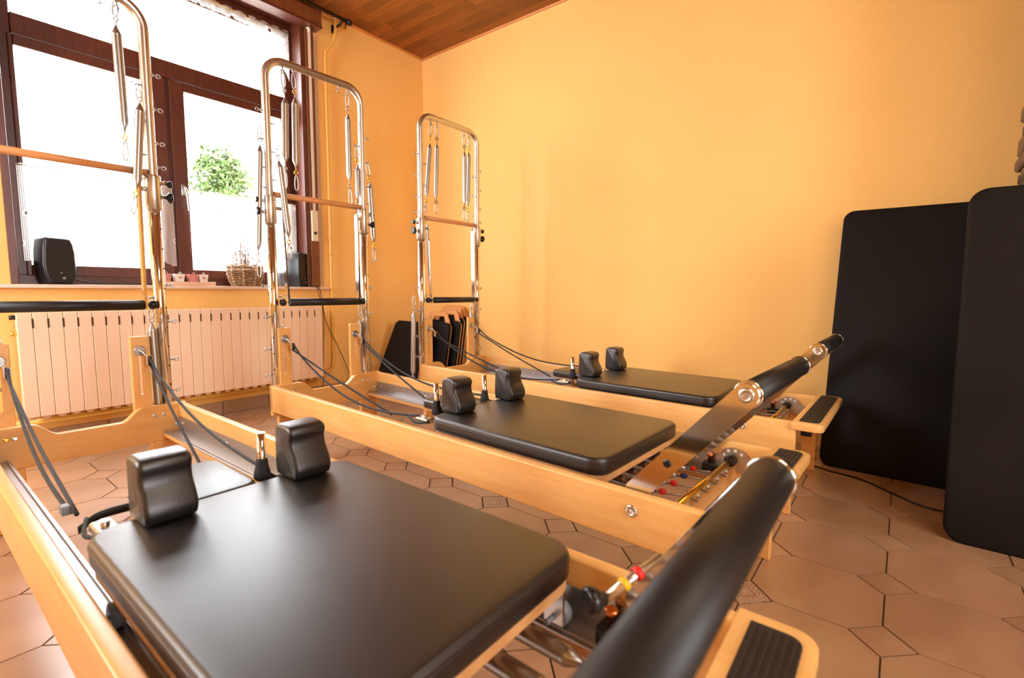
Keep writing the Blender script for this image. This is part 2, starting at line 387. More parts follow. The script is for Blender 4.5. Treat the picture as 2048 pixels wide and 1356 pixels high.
# roller-shutter box over the window, strap and winder
sb = thing('shutter_box', 'dark wooden roller shutter box over the window', 'shutter box')
MB().box((-.3, YW - .10, 2.878), (2.205, YW, 3.0), .004).obj('box_panel', MIDW, sb)
MB().box((-.3, YW - .11, 2.862), (2.205, YW - .0, 2.878), .003).obj('box_ledge', DARKW, sb)
st = thing('shutter_strap', 'cream shutter strap running down the right window casing', 'strap')
s_ = MB(); s_.box((2.126, YW - .030, 1.36), (2.148, YW - .027, 2.84)); s_.obj('strap', CLOTHW, st)
s_ = MB(); s_.tube([(2.137, YW - .03, 2.84), (2.135, YW - .034, 2.86), (2.12, YW - .03, 2.872)], .012, 8); s_.obj('strap_guide', PVC, st)
s_ = MB(); s_.box((2.112, YW - .034, 1.262), (2.166, YW - .018, 1.50), .004); wnd = s_.obj('winder_plate', PVC, st)
MB().box((2.126, YW - .040, 1.315), (2.148, YW - .032, 1.335), .002).obj('slot', PLAST, wnd)

# lace curtains
def lace_panel(name, label, xs, top, low, y, grp=None, wav=.006, nx=90, nz=14, parentless=True, off=0):
    P = []; U = []
    for j in range(nz + 1):
        row = []; ur = []
        for i in range(nx + 1):
            x = xs[0] + (xs[1] - xs[0]) * i / nx
            zt, zl = top(x), low(x)
            sc_ = .006 * abs(math.sin((x + off) * 105))
            z = zt + (zl - sc_ - zt) * j / nz
            row.append((x, y + wav * math.sin(x * 70 + j * .15) * (.3 + .7 * j / nz), z)); ur.append((x, z))
        P.append(row); U.append(ur)
    o = MB().grid(P, U).obj(name, LACE); return tag(o, label, 'curtain', grp)
def drop(x, a, b2, mid, side, wl_):     # lower edge of a cafe curtain: longer at both sides
    t = min(abs(x - a), abs(x - b2)); k = min(1, t / wl_); k = k * k * (3 - 2 * k); return side + (mid - side) * k
lace_panel('lace_curtain', 'white lace cafe curtain across the left window pane', (.475, 1.205), lambda x: 1.548 + .008 * abs(math.sin(x * 60)), lambda x: drop(x, .475, 1.205, 1.10, 1.03, .15), YG - .045)
lace_panel('lace_curtain', 'white lace cafe curtain across the right window pane behind the basket', (1.31, 2.045), lambda x: 1.538 + .008 * abs(math.sin(x * 60)), lambda x: drop(x, 1.22, 2.045, 1.12, 1.07, .13), YG - .045)
lace_panel('lace_valance', 'white scalloped lace valance at the top of the window', (.50, 2.04), lambda x: 2.832 + .011 * abs(math.sin(x * 38)), lambda x: 2.775 - (.30 * max(0, (x - 1.70) / .34) ** 2), YG - .03, nx=160)
def rod(name, label, pts, r, m, cat): return tag(MB().tube(pts, r, 8).obj(name, m), label, cat)
rod('curtain_wire', 'thin wire holding the left cafe curtain', [(.47, YG - .05, 1.545), (1.175, YG - .05, 1.55)], .0025, GOLD, 'curtain wire')
rod('curtain_wire', 'thin wire holding the right cafe curtain', [(1.29, YG - .05, 1.54), (2.04, YG - .05, 1.545)], .0025, GOLD, 'curtain wire')
rod('curtain_wire', 'thin brass wire threaded through the top lace valance', [(.50, YG - .034, 2.826), (2.04, YG - .034, 2.826)], .003, GOLD, 'curtain wire')
# iron curtain rail under the ceiling
cr = thing('curtain_rail', 'dark iron curtain rail under the ceiling with ball finial', 'curtain rail')
YR = YW - .14
MB().tube([(-1.2, YR, 2.985), (2.40, YR, 2.985)], .014, 12).obj('rail', IRON, cr)
f_ = MB(); f_.lathe([(0, .014), (.004, .020), (.012, .022), (.022, .026), (.034, .024), (.046, .016), (.052, .004)], (2.395, YR, 2.985), (1, 0, 0), 16); f_.obj('finial', IRON, cr)
f_ = MB(); f_.tube([(2.36, YR, 2.975), (2.36, YR + .05, 2.955), (2.36, YW, 2.95)], .010, 8); f_.box((2.345, YW - .008, 2.92), (2.375, YW, 2.98)); f_.obj('bracket', IRON, cr)
f_ = MB(); f_.tube([(2.385, YR, 2.965), (2.385, YR, 2.945), (2.388, YR + .003, 2.93)], .006, 8); f_.obj('hook', IRON, cr)

# heating pipe up the wall
hp = thing('heating_pipe', 'yellow painted heating pipe running up the wall beside the window', 'pipe')
MB().tube(spline([(2.02, YW - .07, .205), (2.12, YW - .06, .205), (2.22, YW - .05, .215), (2.262, YW - .035, .28), (2.268, YW - .03, .6), (2.268, YW - .03, 1.9), (2.268, YW - .03, 2.66), (2.285, YW - .032, 2.76), (2.335, YW - .04, 2.84), (2.352, YW - .05, 2.94), (2.352, YW - .05, 3.05)], 6), .0125, 12).obj('pipe', YPIPE, hp)
for z in (1.17, 1.30): MB().cyl((2.268, YW - .03, z - .012), (2.268, YW - .03, z + .012), .017, 14).obj('pipe_collar', YPIPE, hp)
k_ = MB(); k_.tube([(2.268, YW - .03, 2.44), (2.268, YW, 2.44)], .006, 8); k_.cyl((2.255, YW - .046, 2.435), (2.281, YW - .046, 2.435), .005, 8); k_.obj('pipe_clip', YPIPE, hp)
MB().lathe([(0, .012), (.01, .018), (.03, .018), (.045, .01)], (2.352, YW - .05, 3.0), (0, 0, 1), 14).obj('vent_cap', PVC, hp)

# radiator
ra = thing('radiator', 'long cream panel radiator of upright sections under the window', 'radiator', (0, 0, 0))
YFR = YW - .14
NS, PITCH_ = 27, .0612
sec = MB(); sec.box((-.0299, 0, .19), (.0299, .022, .75), .0025, 1)
sec.box((-.026, .022, .21), (.026, .085, .74)); sec_me = sec.mesh('section', RAD)
slot_me = MB().box((-.0040, -.0012, .668), (.0040, .003, .718), .0007, 1).mesh('slot', RADS)
foot_me = MB().lathe([(0, .014), (.006, .020), (.016, .021), (.03, .021)], (0, .035, .172), (0, 0, 1), 12).mesh('bushing', RAD)
for k in range(NS + 1):
    x = .396 + PITCH_ * (k + .5)
    piece('section', sec_me, ra, (x, YFR, 0))
    if k < NS: piece('slot', slot_me, ra, (x + PITCH_ / 2, YFR, 0))
    piece('bushing', foot_me, ra, (x, YFR, 0))
o = MB().box((.40, YFR + .006, .20), (.396 + PITCH_ * (NS + 1) - .004, YFR + .010, .745)).obj('joint_backing', RADS, ra)
MB().tube([(.36, YW - .05, .150), (2.1, YW - .05, .150)], .017, 12).obj('supply_pipe', YPIPE, ra)
MB().box((.35, YW - .045, .185), (2.1, YW - .01, .205), .003).obj('bracket', YPIPE, ra)
for z in (.25, .66): MB().box((.44, YFR + .08, z), (.47, YW, z + .03)).obj('wall_bracket', YPIPE, ra); MB().box((2.0, YFR + .08, z), (2.03, YW, z + .03)).obj('wall_bracket', YPIPE, ra)
v_ = MB(); v_.cyl((.375, YFR + .04, .64), (.40, YFR + .04, .64), .012, 12); v_.obj('vent_plug', GOLD, ra)
v_ = MB(); v_.cyl((.375, YFR + .04, .725), (.40, YFR + .04, .725), .012, 12); v_.obj('end_plug', IRON, ra)

# stone pillar at the right end of the orange wall
sp = thing('stone_pillar', 'rough brown stone pillar at the right edge behind the mats', 'pillar')
MB().box((2.74, -1.6, 0), (XR, -.385, ZC)).obj('core', GROUT, sp)
z = 0
while z < ZC - .03:
    hgt = rnd.uniform(.055, .095); hgt = min(hgt, ZC - z)
    x = XR
    while x > 2.74:
        wd = min(rnd.uniform(.14, .30), x - 2.70)
        MB().box((x - wd + .006, -.41, z + .006), (x - .004, -.366 + rnd.uniform(-.008, .008), z + hgt - .006), .008, 1).obj('stone', STONE, sp)
        x -= wd
    y = -.385
    while y > -1.0:
        wd = rnd.uniform(.16, .32)
        MB().box((2.705 + rnd.uniform(-.01, .01), y - wd + .006, z + .006), (2.76, y - .006, z + hgt - .006), .008, 1).obj('stone', STONE, sp)
        y -= wd
    z += hgt

# ================================================================== REFORMERS
RX = [.12750, 1.19525, 2.20486]; RY = [2.50747, 2.55007, 2.54770]; RT = [.010972, -.030458, -.009961]; RS = [1.045, 1, 1]
HR, HB = .3806, .247
GR1 = Vector((.60 - .33, -2.13, .46))
ZT, ZPB = 2.045, .815
def P(u, v, z): return Vector((u - W / 2, -v, z))
def bx(m, u0, u1, v0, v1, z0, z1, bev=0, seg=2): return m.box((u0 - W / 2, -v1, z0), (u1 - W / 2, -v0, z1), bev, seg)

def eyebolt(m, p, d, r=.0075):
    d = Vector(d).normalized(); p = Vector(p); m.cyl(p, p + d * .018, .0032, 8)
    c = p + d * (.018 + r); up = Vector((0, 0, 1)) if abs(d.z) < .5 else Vector((1, 0, 0))
    m.tube([c + d * (-r * math.cos(a)) + up * (r * math.sin(a)) for a in [2 * math.pi * k / 14 for k in range(14)]], .0022, 6, closed=True)
    m.cyl(p + d * .004, p + d * .007, .0065, 10)

def build_reformer(i, label, v0, tow_eyes, rest_dv=0):
    near = i == 0; FV, FZ = (2.278, .632) if near else (2.303, .665)
    root = thing('pilates_reformer', label, 'exercise machine', (RX[i] + W / 2, RY[i], 0), RT[i], 'pilates reformers')
    root.scale = (1, RS[i], 1)
    # frame
    for s, (a, b2) in enumerate(((0, .03), (W - .03, W))):
        m = MB(); bx(m, a, b2, 0, 2.252, HB, HR, .006, 3); o = m.obj('side_rail', MAPLE, root, smooth=35)
        ub = a if s == 0 else b2; sg = -1 if s == 0 else 1
        m = MB(); m.lathe([(0, .016), (.003, .016), (.005, .013), (.004, .007), (.001, .006)], P(ub, 2.055, .335), (sg, 0, 0), 16); m.obj('bolt', CHROME, o)
        m = MB(); bx(m, a + .001, b2 - .001, 2.185, 2.249, 0, HB + .001, .003); m.obj('leg', MAPLE, root)
    prof = [(0, HB - .02), (W, HB - .02), (W, HR + .003), (.50, HR + .003)]
    for k in range(9): t = k / 8; s_ = t * t * (3 - 2 * t); prof.append((.50 - .075 * t, HR + .003 - .05 * s_))
    for k in range(9): t = k / 8; s_ = t * t * (3 - 2 * t); prof.append((.235 - .075 * t, HR + .003 - .05 * (1 - s_)))
    prof.append((0, HR + .003))
    m = MB(); m.prism([(a - W / 2, z) for a, z in prof], -.031, -.001, 'y', .004, 2); hb = m.obj('headboard', MAPLE2, root)
    for u_, z in ((.092, .343), (.54, .343), (.115, .343), (.575, .343), (.62, .29)):
        m = MB(); m.lathe([(0, .0085), (.002, .0085), (.004, .005)], P(u_, .031, z), (0, -1, 0), 12); m.obj('screw', CHROME if u_ > .1 else GOLD, hb)
    for s in (0, 1):
        a, b2 = ((.031, .135) if s == 0 else (W - .135, W - .031))
        m = MB(); bx(m, a, b2, .002, .032, 0, HB - .02, .003); lg = m.obj('leg', MAPLE2, root)
        m = MB(); m.lathe([(0, .0085), (.002, .0085), (.004, .005)], P((a + b2) / 2 + (.02 if s == 0 else -.02), .032, .167), (0, -1, 0), 12); m.obj('screw', CHROME, lg)
        # beam and aluminium track
        a, b2 = ((.031, .095) if s == 0 else (W - .095, W - .031))
        m = MB(); bx(m, a, b2, .036, 2.10, HB, .264, .002); m.obj('inner_beam', BEAM, root)
        m = MB(); bx(m, a, b2 - .0 if s == 0 else b2, .04, 2.10, .2642, .268)
        uu_ = .031 if s == 0 else W - .034; bx(m, uu_, uu_ + .003, .04, 2.10, .268, .325)
        uu_ = .085 if s == 0 else W - .088; bx(m, uu_, uu_ + .003, .04, 2.10, .268, .274); tr = m.obj('track', ALU, root)
        for vv in (.08, .5, 1.0, 1.5, 2.0):
            m = MB(); m.lathe([(0, .006), (.002, .006), (.003, .003)], P(.034 if s == 0 else W - .034, vv, .30), (1 if s == 0 else -1, 0, 0), 8); m.obj('screw', CHROME, tr)
    # foot end board + platform
    m = MB(); bx(m, .03, W - .03, 2.10, 2.13, HB, .30, .003); m.obj('foot_board', BEAM, root)
    pts = [(a - W / 2, -b2) for a, b2 in rounded(-.01, W + .01, 2.235, 2.345, .035, 6, (1, 1, 0, 0))][::-1]
    m = MB(); m.prism(pts, .352, HR + .003, 'z', .005, 2); pf = m.obj('platform', MAPLE, root, smooth=35)
    pts = [(a - W / 2, -b2) for a, b2 in rounded(.02, W - .02, 2.258, 2.327, .022, 5, (1, 1, 0, 0))][::-1]
    m = MB(); m.prism(pts, HR + .003, HR + .006, 'z')
    for k in range(6): bx(m, .03, W - .03, 2.264 + k * .0105, 2.268 + k * .0105, HR + .006, HR + .0075)
    m.obj('rubber_mat', RUBBER, pf)
    m = MB(); bx(m, .12, .16, 2.252, 2.29, .30, .352, .004); bx(m, .5, .54, 2.252, 2.29, .30, .352, .004); m.obj('platform_bracket', PLAST, root)
    # footbar
    fb = MB(); fb.cyl(P(.05, FV, FZ), P(.600 if near else .612, FV, FZ), .029, 32); fb = fb.obj('footbar', FOAM, root)
    for s in (0, 1):
        u_ = .032 if s == 0 else (.606 if near else .614); d = Vector((0, -.226, .257)); d.normalize(); nn = Vector((0, -d.z, d.y)) * 1.0
        top = P(u_, FV, FZ); bot = P(u_, 2.10 if near else 2.045, .36 if near else .372)
        m = MB(); ptsA = []; wd = .0275
        tv = d; nv = Vector((0, d.z, -d.y))
        for k in range(13): a = math.pi * k / 12; ptsA.append(top + nv * wd * math.cos(a) + tv * wd * math.sin(a))
        for k in range(13): a = math.pi * k / 12; ptsA.append(bot - nv * wd * math.cos(a) - tv * wd * math.sin(a))
        A = [m.bm.verts.new(p) for p in ptsA]; B = [m.bm.verts.new(p + Vector((.010, 0, 0))) for p in ptsA]
        m.bm.faces.new(A); m.bm.faces.new(B[::-1])
        for k in range(len(A)): m.bm.faces.new((A[k], B[k], B[(k + 1) % len(A)], A[(k + 1) % len(A)]))
        bmesh.ops.bevel(m.bm, geom=[e for f in m.bm.faces if len(f.verts) > 6 for e in f.edges], offset=.0015, segments=1, affect='EDGES')
        arm = m.obj('footbar_arm', CHROME, root)
        m = MB(); ua = u_ if s == 0 else u_ + .010; sg = -1 if s == 0 else 1
        m.lathe([(0, .017), (.004, .017), (.006, .014), (.006, .008), (.003, .007)], P(ua, FV, FZ), (sg, 0, 0), 20); m.obj('bolt', STEEL, arm)
        m = MB(); m.lathe([(0, .010), (.003, .010), (.004, .006)], top.lerp(bot, .67) + Vector((.0 if s == 0 else .010, 0, 0)), (sg, 0, 0), 16); m.obj('pin', PLAST, arm)
        m = MB(); uc = .042 if s == 0 else (.592 if near else .600)
        m.lathe([(0, .030), (.002, .0318), (.008, .0318), (.012, .029)], P(uc, FV, FZ), (1, 0, 0), 32); m.obj('end_ring', CHROME, fb)
        # bracket: half disc with holes, bolted to the inside of the rail
        m = MB(); cu = .0345 if s == 0 else W - .0385
        pts = [(-2.03, .28), (-2.03, .345), (-2.06, .345)] + [(-2.125 + .062 * math.cos(a), .335 + .058 * math.sin(a)) for a in [math.radians(160 * (1 - k / 12) + 0) for k in range(13)]][0:0]
        pts = [(-2.19, .28), (-2.03, .28), (-2.03, .345), (-2.065, .335)] + [(-2.125 + .048 * math.cos(math.radians(a)), .322 + .040 * math.sin(math.radians(a))) for a in range(15, 180, 15)] + [(-2.19, .325)]
        m.prism(pts, cu - W / 2, cu + .004 - W / 2, 'x'); br = m.obj('bracket', STEEL, root)
        for (vv, zz) in ((2.045, .325), (2.092, .332), (2.105, .348), (2.128, .352), (2.148, .343)):
            m = MB(); m.cyl(P(cu + (.004 if s == 0 else 0), vv, zz), P(cu + (.0055 if s == 0 else -.0015), vv, zz), .005, 10); m.obj('pin_hole', WHITEP, br)
        # carriage stop with copper coloured screw
        m = MB(); a = .036 if s == 0 else W - .076; bx(m, a, a + .04, 2.03, 2.095, .268, .300, .003); m.obj('stop_block', PLAST, root)
        m = MB(); m.lathe([(0, .006), (.018, .006), (.022, .012), (.030, .012), (.032, .009)], P(a + .02, 2.05, .300), (0, 0, 1), 16); m.obj('stop_screw', mat_cop, root)
    # spring bar
    m = MB(); m.cyl(P(.10, 2.115, .318), P(.585, 2.115, .318), .0085, 14); sbr = m.obj('spring_bar', GOLD, root)
    for s in (0, 1):
        u_ = .10 if s == 0 else .585
        m = MB(); m.lathe([(0, .012), (.014, .013), (.022, .019), (.034, .019), (.038, .014)], P(u_, 2.115, .318), (-1 if s == 0 else 1, 0, 0), 18); m.obj('knob', PLAST, sbr)
    for k in range(5):
        u_ = .165 + k * .083
        m = MB(); m.tube([P(u_, 2.115, .305), P(u_, 2.135, .30), P(u_, 2.14, .312)], .003, 6); m.cyl(P(u_, 2.138, .312), P(u_, 2.138, .322), .0055, 8); m.obj('hook', ZINC, sbr)
    if near:
        m = MB(); m.cyl(P(.50, 2.085, .418), GR1, .0075, 12); hbar = m.obj('gear_rod', STEEL, root)
        m = MB(); m.lathe([(0, .010), (.010, .012), (.018, .019), (.030, .020), (.035, .015)], P(.502, 2.084, .418), (-.87, .43, .15), 18); m.obj('knob', PLAST, hbar)
        for q_, mm_ in ((.30, YELP), (.55, REDP)):
            m = MB(); c0 = P(.50, 2.085, .418).lerp(GR1, q_); c1 = P(.50, 2.085, .418).lerp(GR1, q_ + .09); m.cyl(c0, c1, .0105, 14); m.obj('colour_ring', mm_, hbar)
        m = MB(); m.tube(spline([P(.082, 1.058, .390), P(.12, 1.075, .398), P(.20, 1.115, .402), P(.29, 1.14, .405), P(.385, 1.15, .405)], 5), .0035, 4)
        for v_ in m.bm.verts: v_.co.z = .405 + (v_.co.z - .405) * 3.5
        m.obj('strap', WEB, root)
        m = MB(); m.box((-.012, -.014, -.012), (.012, .012, .010), .003, 2, Matrix.Translation(P(.076, 1.0, .388))); m.obj('rope_clamp', GREY, root)
    # carriage -------------------------------------------------------
    v1 = v0 + .735
    m = MB(); pts = [(a - W / 2, -b2) for a, b2 in rounded(.056, W - .056, v0 + .01, v1 - .004, .05, 5)][::-1]
    m.prism(pts, .352, .371, 'z', .002, 1); ca = m.obj('carriage', PLY, root)
    m = MB(); pts = [(a - W / 2, -b2) for a, b2 in rounded(.050, W - .050, v0, v1, .055, 7)][::-1]
    m.prism(pts, .3715, .4235, 'z', .012, 4); m.obj('carriage_pad', VINYL, ca, smooth=60)
    # piping seam round the pad
    m = MB(); m.tube([(a, b2, .4085) for a, b2 in pts], .0016, 5, closed=True); m.obj('seam', VINYL, ca)
    m = MB()
    for a in (.11, W - .14): bx(m, a, a + .03, v0 + .02, v1 - .03, .318, .352, .002)
    for b_ in (v0 + .03, v1 - .09): bx(m, .10, W - .10, b_, b_ + .05, .322, .352, .002)
    m.obj('carriage_frame', PLY, ca)
    for s in (0, 1):
        for b_ in (v0 + .1, v1 - .03):
            m = MB(); uw = .062 if s == 0 else W - .084
            m.lathe([(0, .018), (.002, .024), (.020, .024), (.022, .018)], P(uw, b_, .2925), (1, 0, 0), 20)
            m.cyl(P(uw - .004, b_, .2925), P(uw + .05 if s == 0 else uw - .03, b_, .2925), .005, 8); m.obj('wheel', GREY, ca)
            m = MB(); bx(m, uw + (.024 if s == 0 else -.008), uw + (.030 if s == 0 else -.002), b_ - .02, b_ + .02, .28, .352, .001); m.obj('wheel_bracket', STEEL, ca)
    # springs under the carriage
    for k in range(5):
        u_ = .165 + k * .083; L = .20
        prof = [(0, .008), (.018, .0165)]; nn_ = 26
        for j in range(nn_): prof += [(.02 + (L - .05) * j / nn_, .0165), (.02 + (L - .05) * (j + .5) / nn_, .0180)]
        prof += [(L - .025, .0165), (L, .005)]
        m = MB(); a = P(u_, v1 - .13, .300); e = P(u_, v1 - .13 + L, .296)
        m.lathe(prof, a, e - a, 14); m.tube([e, e + Vector((0, -.02, 0)), P(u_, 2.09 if i else 2.09, .305)], .0028, 6)
        m.obj('spring', SPRINGM, ca)
        m = MB(); m.lathe([(0, .006), (.006, .009), (.016, .009), (.02, .005)], e + Vector((0, -.012, .003)), (0, -1, .2), 10); m.obj('spring_tag', BLUEP if k == 3 else (YELP if k == 0 and i == 0 else REDP), ca)
    # shoulder rests
    for s in (0, 1):
        cu = .178 if s == 0 else .482; hw = .048
        S_ = [(v0 - .012, .424), (v0 + .066, .424), (v0 + .080, .436), (v0 + .083, .455), (v0 + .074, .478), (v0 + .062, .498), (v0 + .058, .518), (v0 + .062, .536), (v0 + .056, .549), (v0 + .04, .555), (v0 + .004, .556), (v0 - .010, .549), (v0 - .016, .535), (v0 - .018, .45)]
        sp_ = spline([(a, b2, 0) for a, b2 in S_] + [(S_[0][0], S_[0][1], 0)], 3)[:-1]
        m = MB(); m.prism([(-p.x, p.y) for p in sp_], cu - hw - W / 2, cu + hw - W / 2, 'x', .010, 3); m.obj('shoulder_rest', VINYL, ca, smooth=50)
        pu = (.172 if near else .150) if s == 0 else .425
        m = MB(); m.cyl(P(pu, v0 - .065, .37), P(pu, v0 - .065, .522), .0105, 18); m.obj('peg', CHROME, ca)
        m = MB(); m.lathe([(0, .012), (.008, .0145), (.022, .0155), (.034, .019), (.05, .021), (.056, .018)], P(pu, v0 - .065, .455), (0, 0, -1), 10)
        m.tube(spline([P(pu, v0 - .065, .42), P(pu + .02, v0 - .045, .40), P(pu + .04, v0 - .05, .395), P(pu + .06, v0 - .035, .402)], 4), .0085, 8)
        m.obj('strap_loop', WEB, ca)
        # cleat and rope tail
        cl = .105 if s == 0 else .555
        m = MB(); bx(m, cl - .02, cl + .02, v0 - .12, v0 - .05, .372, .392, .005); m.cyl(P(cl, v0 - .085, .38), P(cl, v0 - .085, .402), .010, 12); m.obj('cleat', STEEL, ca)
        m = MB(); m.tube(spline([P(cl - .015, v0 - .04, .385), P(cl - .03, v0 - .10, .375), P(cl - .012, v0 - .17, .383)], 6), .0045, 8); m.obj('rope_tail', ROPE, ca)
    m = MB(); bx(m, .16, .50, v0 - .09, v0 + .02, .352, .371, .003); m.obj('strap_plate', PLY, ca)
    pts = [(a - W / 2, -b2) for a, b2 in rounded(.20 if near else .235, .395 if near else .425, v0 - .27, v0 - .012, .035, 6)][::-1]
    m = MB(); m.prism(pts, .378, .416, 'z', .010, 3); m.obj('headrest', VINYL, ca, smooth=60)
    m = MB(); bx(m, .26, .40, v0 - .25, v0 + .02, .368, .378, .002); m.obj('headrest_board', PLY, ca)
    # risers with pulleys and ropes -----------------------------------
    for s in (0, 1):
        cu = .092 if s == 0 else .512
        m = MB(); h = .033
        pts = [(cu - h - W / 2, .27), (cu + h - W / 2, .27), (cu + h - W / 2, .682), (cu - h - W / 2, .682)]
        zlo, zhi = .435, .63; sw = .006
        bx(m, cu - h, cu - sw, -.022, -.001, .27, .682, .003, 1); bx(m, cu + sw, cu + h, -.022, -.001, .27, .682, .003, 1)
        bx(m, cu - sw - .003, cu + sw + .003, -.022, -.001, .27, zlo); bx(m, cu - sw - .003, cu + sw + .003, -.022, -.001, zhi, .682)
        ri = m.obj('riser', MAPLE, root)
        m = MB(); m.lathe([(0, .0215), (.002, .0215), (.003, .019)], P(cu, -.001, .622), (0, -1, 0), 24)
        m.cyl(P(cu, .002, .622), P(cu, .02, .622), .006, 10); m.obj('eye_plate', ZINC, ri)
        m = MB(); m.cyl(P(cu, -.022, .622), P(cu, -.036, .622), .006, 10); m.lathe([(0, .012), (.006, .017), (.012, .016)], P(cu, -.030, .622), (0, 1, 0), 10); m.obj('wing_knob', PLAST, ri)
        pc = P(cu + .016, .048, .583)
        m = MB(); m.tube([P(cu, .018, .622), P(cu + .002, .028, .620), P(cu + .008, .036, .608), P(cu + .012, .042, .597)], .0045, 8)
        m.box((-.009, -.011, -.016), (-.006, .011, .020), .001, 1, Matrix.Translation(pc)); m.box((.006, -.011, -.016), (.009, .011, .020), .001, 1, Matrix.Translation(pc)); m.obj('swivel', STEEL, ri)
        m = MB(); m.lathe([(0, .020), (.003, .016), (.006, .016), (.009, .020)], pc + Vector((-.0045, 0, 0)), (1, 0, 0), 18); m.obj('pulley_wheel', PLAST, ri)
        # rope over the pulley: sagging strand to the cleat / peg, straight strand to the carriage front
        px_, py_, pz_ = pc
        if s == 0: end_sag = P(.076, 1.0, .388) if near else P(.105, v0 - .12, .392)
        else: end_sag = P(.425, v0 - .08, .43)
        end_str = P(.18 if s == 0 else .42, v0 - .40 if i else v0 - .42, .335)
        L1 = end_sag - pc
        sag = [pc + Vector((0, -.006, .016))] + [pc + L1 * t + Vector((0, 0, -(.07 if near else .10) * math.sin(math.pi * t) * (1 if s == 0 else .75))) for t in (.1, .25, .42, .6, .78, .9)] + [end_sag]
        st_ = [end_str, end_str * .5 + pc * .5 + Vector((0, 0, -.015)), pc + Vector((0, -.012, -.020))]
        if s == 0 and i == 0: end_str = P(.082, 1.058, .390); st_[0] = end_str; st_[1] = end_str * .5 + pc * .5 + Vector((0, 0, -.03))
        path = spline(st_, 8) + spline([pc + Vector((0, .010, -.012)), pc + Vector((0, .016, .003)), pc + Vector((0, .006, .016))], 4) + spline(sag, 6)
        m = MB(); m.tube(path, .0047, 8); m.obj('rope', ROPE, root)
    # tower -----------------------------------------------------------
    tv = -.035; R_ = .095; ZC_ = 1.222
    def arc(cx, cz, a0, a1): return [P(cx + R_ * math.cos(math.radians(a)), tv, cz + R_ * math.sin(math.radians(a))) for a in [a0 + (a1 - a0) * k / 10 for k in range(11)]]
    ul, ur = .055, W - .055
    path = [P(ul, tv, .92), P(ul, tv, 1.5)] + arc(ul + R_, ZT - R_, 180, 90) + arc(ur - R_, ZT - R_, 90, 0) + [P(ur, tv, 1.5), P(ur, tv, .92)]
    m = MB(); m.tube(path, .0195, 20); tw = m.obj('tower_tube', STEEL, root)
    for s, u_ in enumerate((ul, ur)):
        sg = -1 if s == 0 else 1
        m = MB(); m.cyl(P(u_, tv, .245), P(u_, tv, 1.36), .0235, 24); m.obj('tower_post', CHROME, root)
        m = MB()
        for k in range(9): m.cyl(P(u_ - .0165 * (1 if s == 0 else -1) , tv + .0168, 1.14 - k * .085), P(u_ - .0175 * (1 if s == 0 else -1), tv + .0178, 1.14 - k * .085), .0035, 8)
        m.obj('height_holes', PLAST, tw)['kind'] = 'stuff'
        m = MB(); bx(m, min(u_, u_ + sg * .028), max(u_, u_ + sg * .028), -.05, -.02, .245, .262); m.obj('post_bracket', STEEL, root)
        m = MB(); m.lathe([(0, .0285), (.002, .030), (.136, .030), (.140, .0285)], P(u_, tv, ZC_), (0, 0, 1), 26); m.cyl(P(u_, tv - .0, 1.305), P(u_ + sg * .05, tv, 1.345), .006, 10)
        m.cyl(P(u_, tv, 1.335), P(u_ + sg * .055, tv, 1.335), .0085, 12); m.cyl(P(u_, tv, 1.278), P(u_ + sg * .045, tv, 1.278), .0085, 12)
        m.cyl(P(u_, tv, 1.303), P(u_ - sg * .055, tv, 1.303), .0095, 12)
        co = m.obj('collar', STEEL, root)
        m = MB(); m.lathe([(0, .006), (.004, .012), (.010, .015), (.016, .015), (.019, .011)], P(u_ + sg * .052, tv, 1.335), (sg, 0, 0), 14); m.obj('lock_knob', PLAST, co)
        m = MB(); m.lathe([(0, .006), (.006, .012), (.014, .023), (.022, .023), (.026, .017)], P(u_ + sg * .044, tv, 1.278), (sg, 0, 0), 16); m.obj('lock_knob', PLAST, co)
        # push-through bar arm
        ua = u_ - sg * (.052 if s or not near else .038); ub_ = u_ - sg * (.064 if s or not near else .042); sag_ = .03
        A0 = P(ua, tv + .01, 1.325); A1 = P(ub_, tv + sag_, ZPB - .02); dz = (A1 - A0)
        m = MB(); hw = .015; th = .005
        cs = [Vector((-th, -hw, 0)), Vector((th, -hw, 0)), Vector((th, hw, 0)), Vector((-th, hw, 0))]
        Va = [m.bm.verts.new(A0 + q_) for q_ in cs]; Vb = [m.bm.verts.new(A1 + q_) for q_ in cs]
        m.bm.faces.new(Va); m.bm.faces.new(Vb[::-1])
        for k in range(4): m.bm.faces.new((Va[k], Vb[k], Vb[(k + 1) % 4], Va[(k + 1) % 4]))
        m.cyl(A0 + Vector((-.006, 0, -.022)), A0 + Vector((.006, 0, -.022)), .008, 12); m.obj('push_bar_arm', CHROME, root)
        # eye bolts up the post
        m = MB()
        for z in tow_eyes:
            eyebolt(m, P(u_ + sg * (.0235 if z < 1.36 else .0195), tv, z), (sg, 0, 0)); eyebolt(m, P(u_ - sg * (.0235 if z < 1.36 else .0195), tv, z - .055), (-sg, -.0, 0))
        m.obj('eyebolts', ZINC, tw)['kind'] = 'stuff'
    m = MB()
    for u_ in (.146, .203, W - .197, W - .140): eyebolt(m, P(u_, tv, ZT - .0185), (0, 0, -1), .008)
    m.obj('eyebolts', ZINC, tw)['kind'] = 'stuff'
    m = MB(); m.cyl(P(ul + (.045 if near else .066), tv + .03, ZPB), P(ur - .066, tv + .03, ZPB), .0205, 24); pb = m.obj('push_bar', FOAM, root)
    for s in (0, 1):
        u_ = ul + (.032 if near else .052) if s == 0 else ur - .052
        m = MB(); m.lathe([(0, .007), (.006, .017), (.018, .020), (.028, .016)], P(u_, tv + .03, ZPB), (-1 if s == 0 else 1, 0, 0), 14); m.obj('end_knob', PLAST, pb)
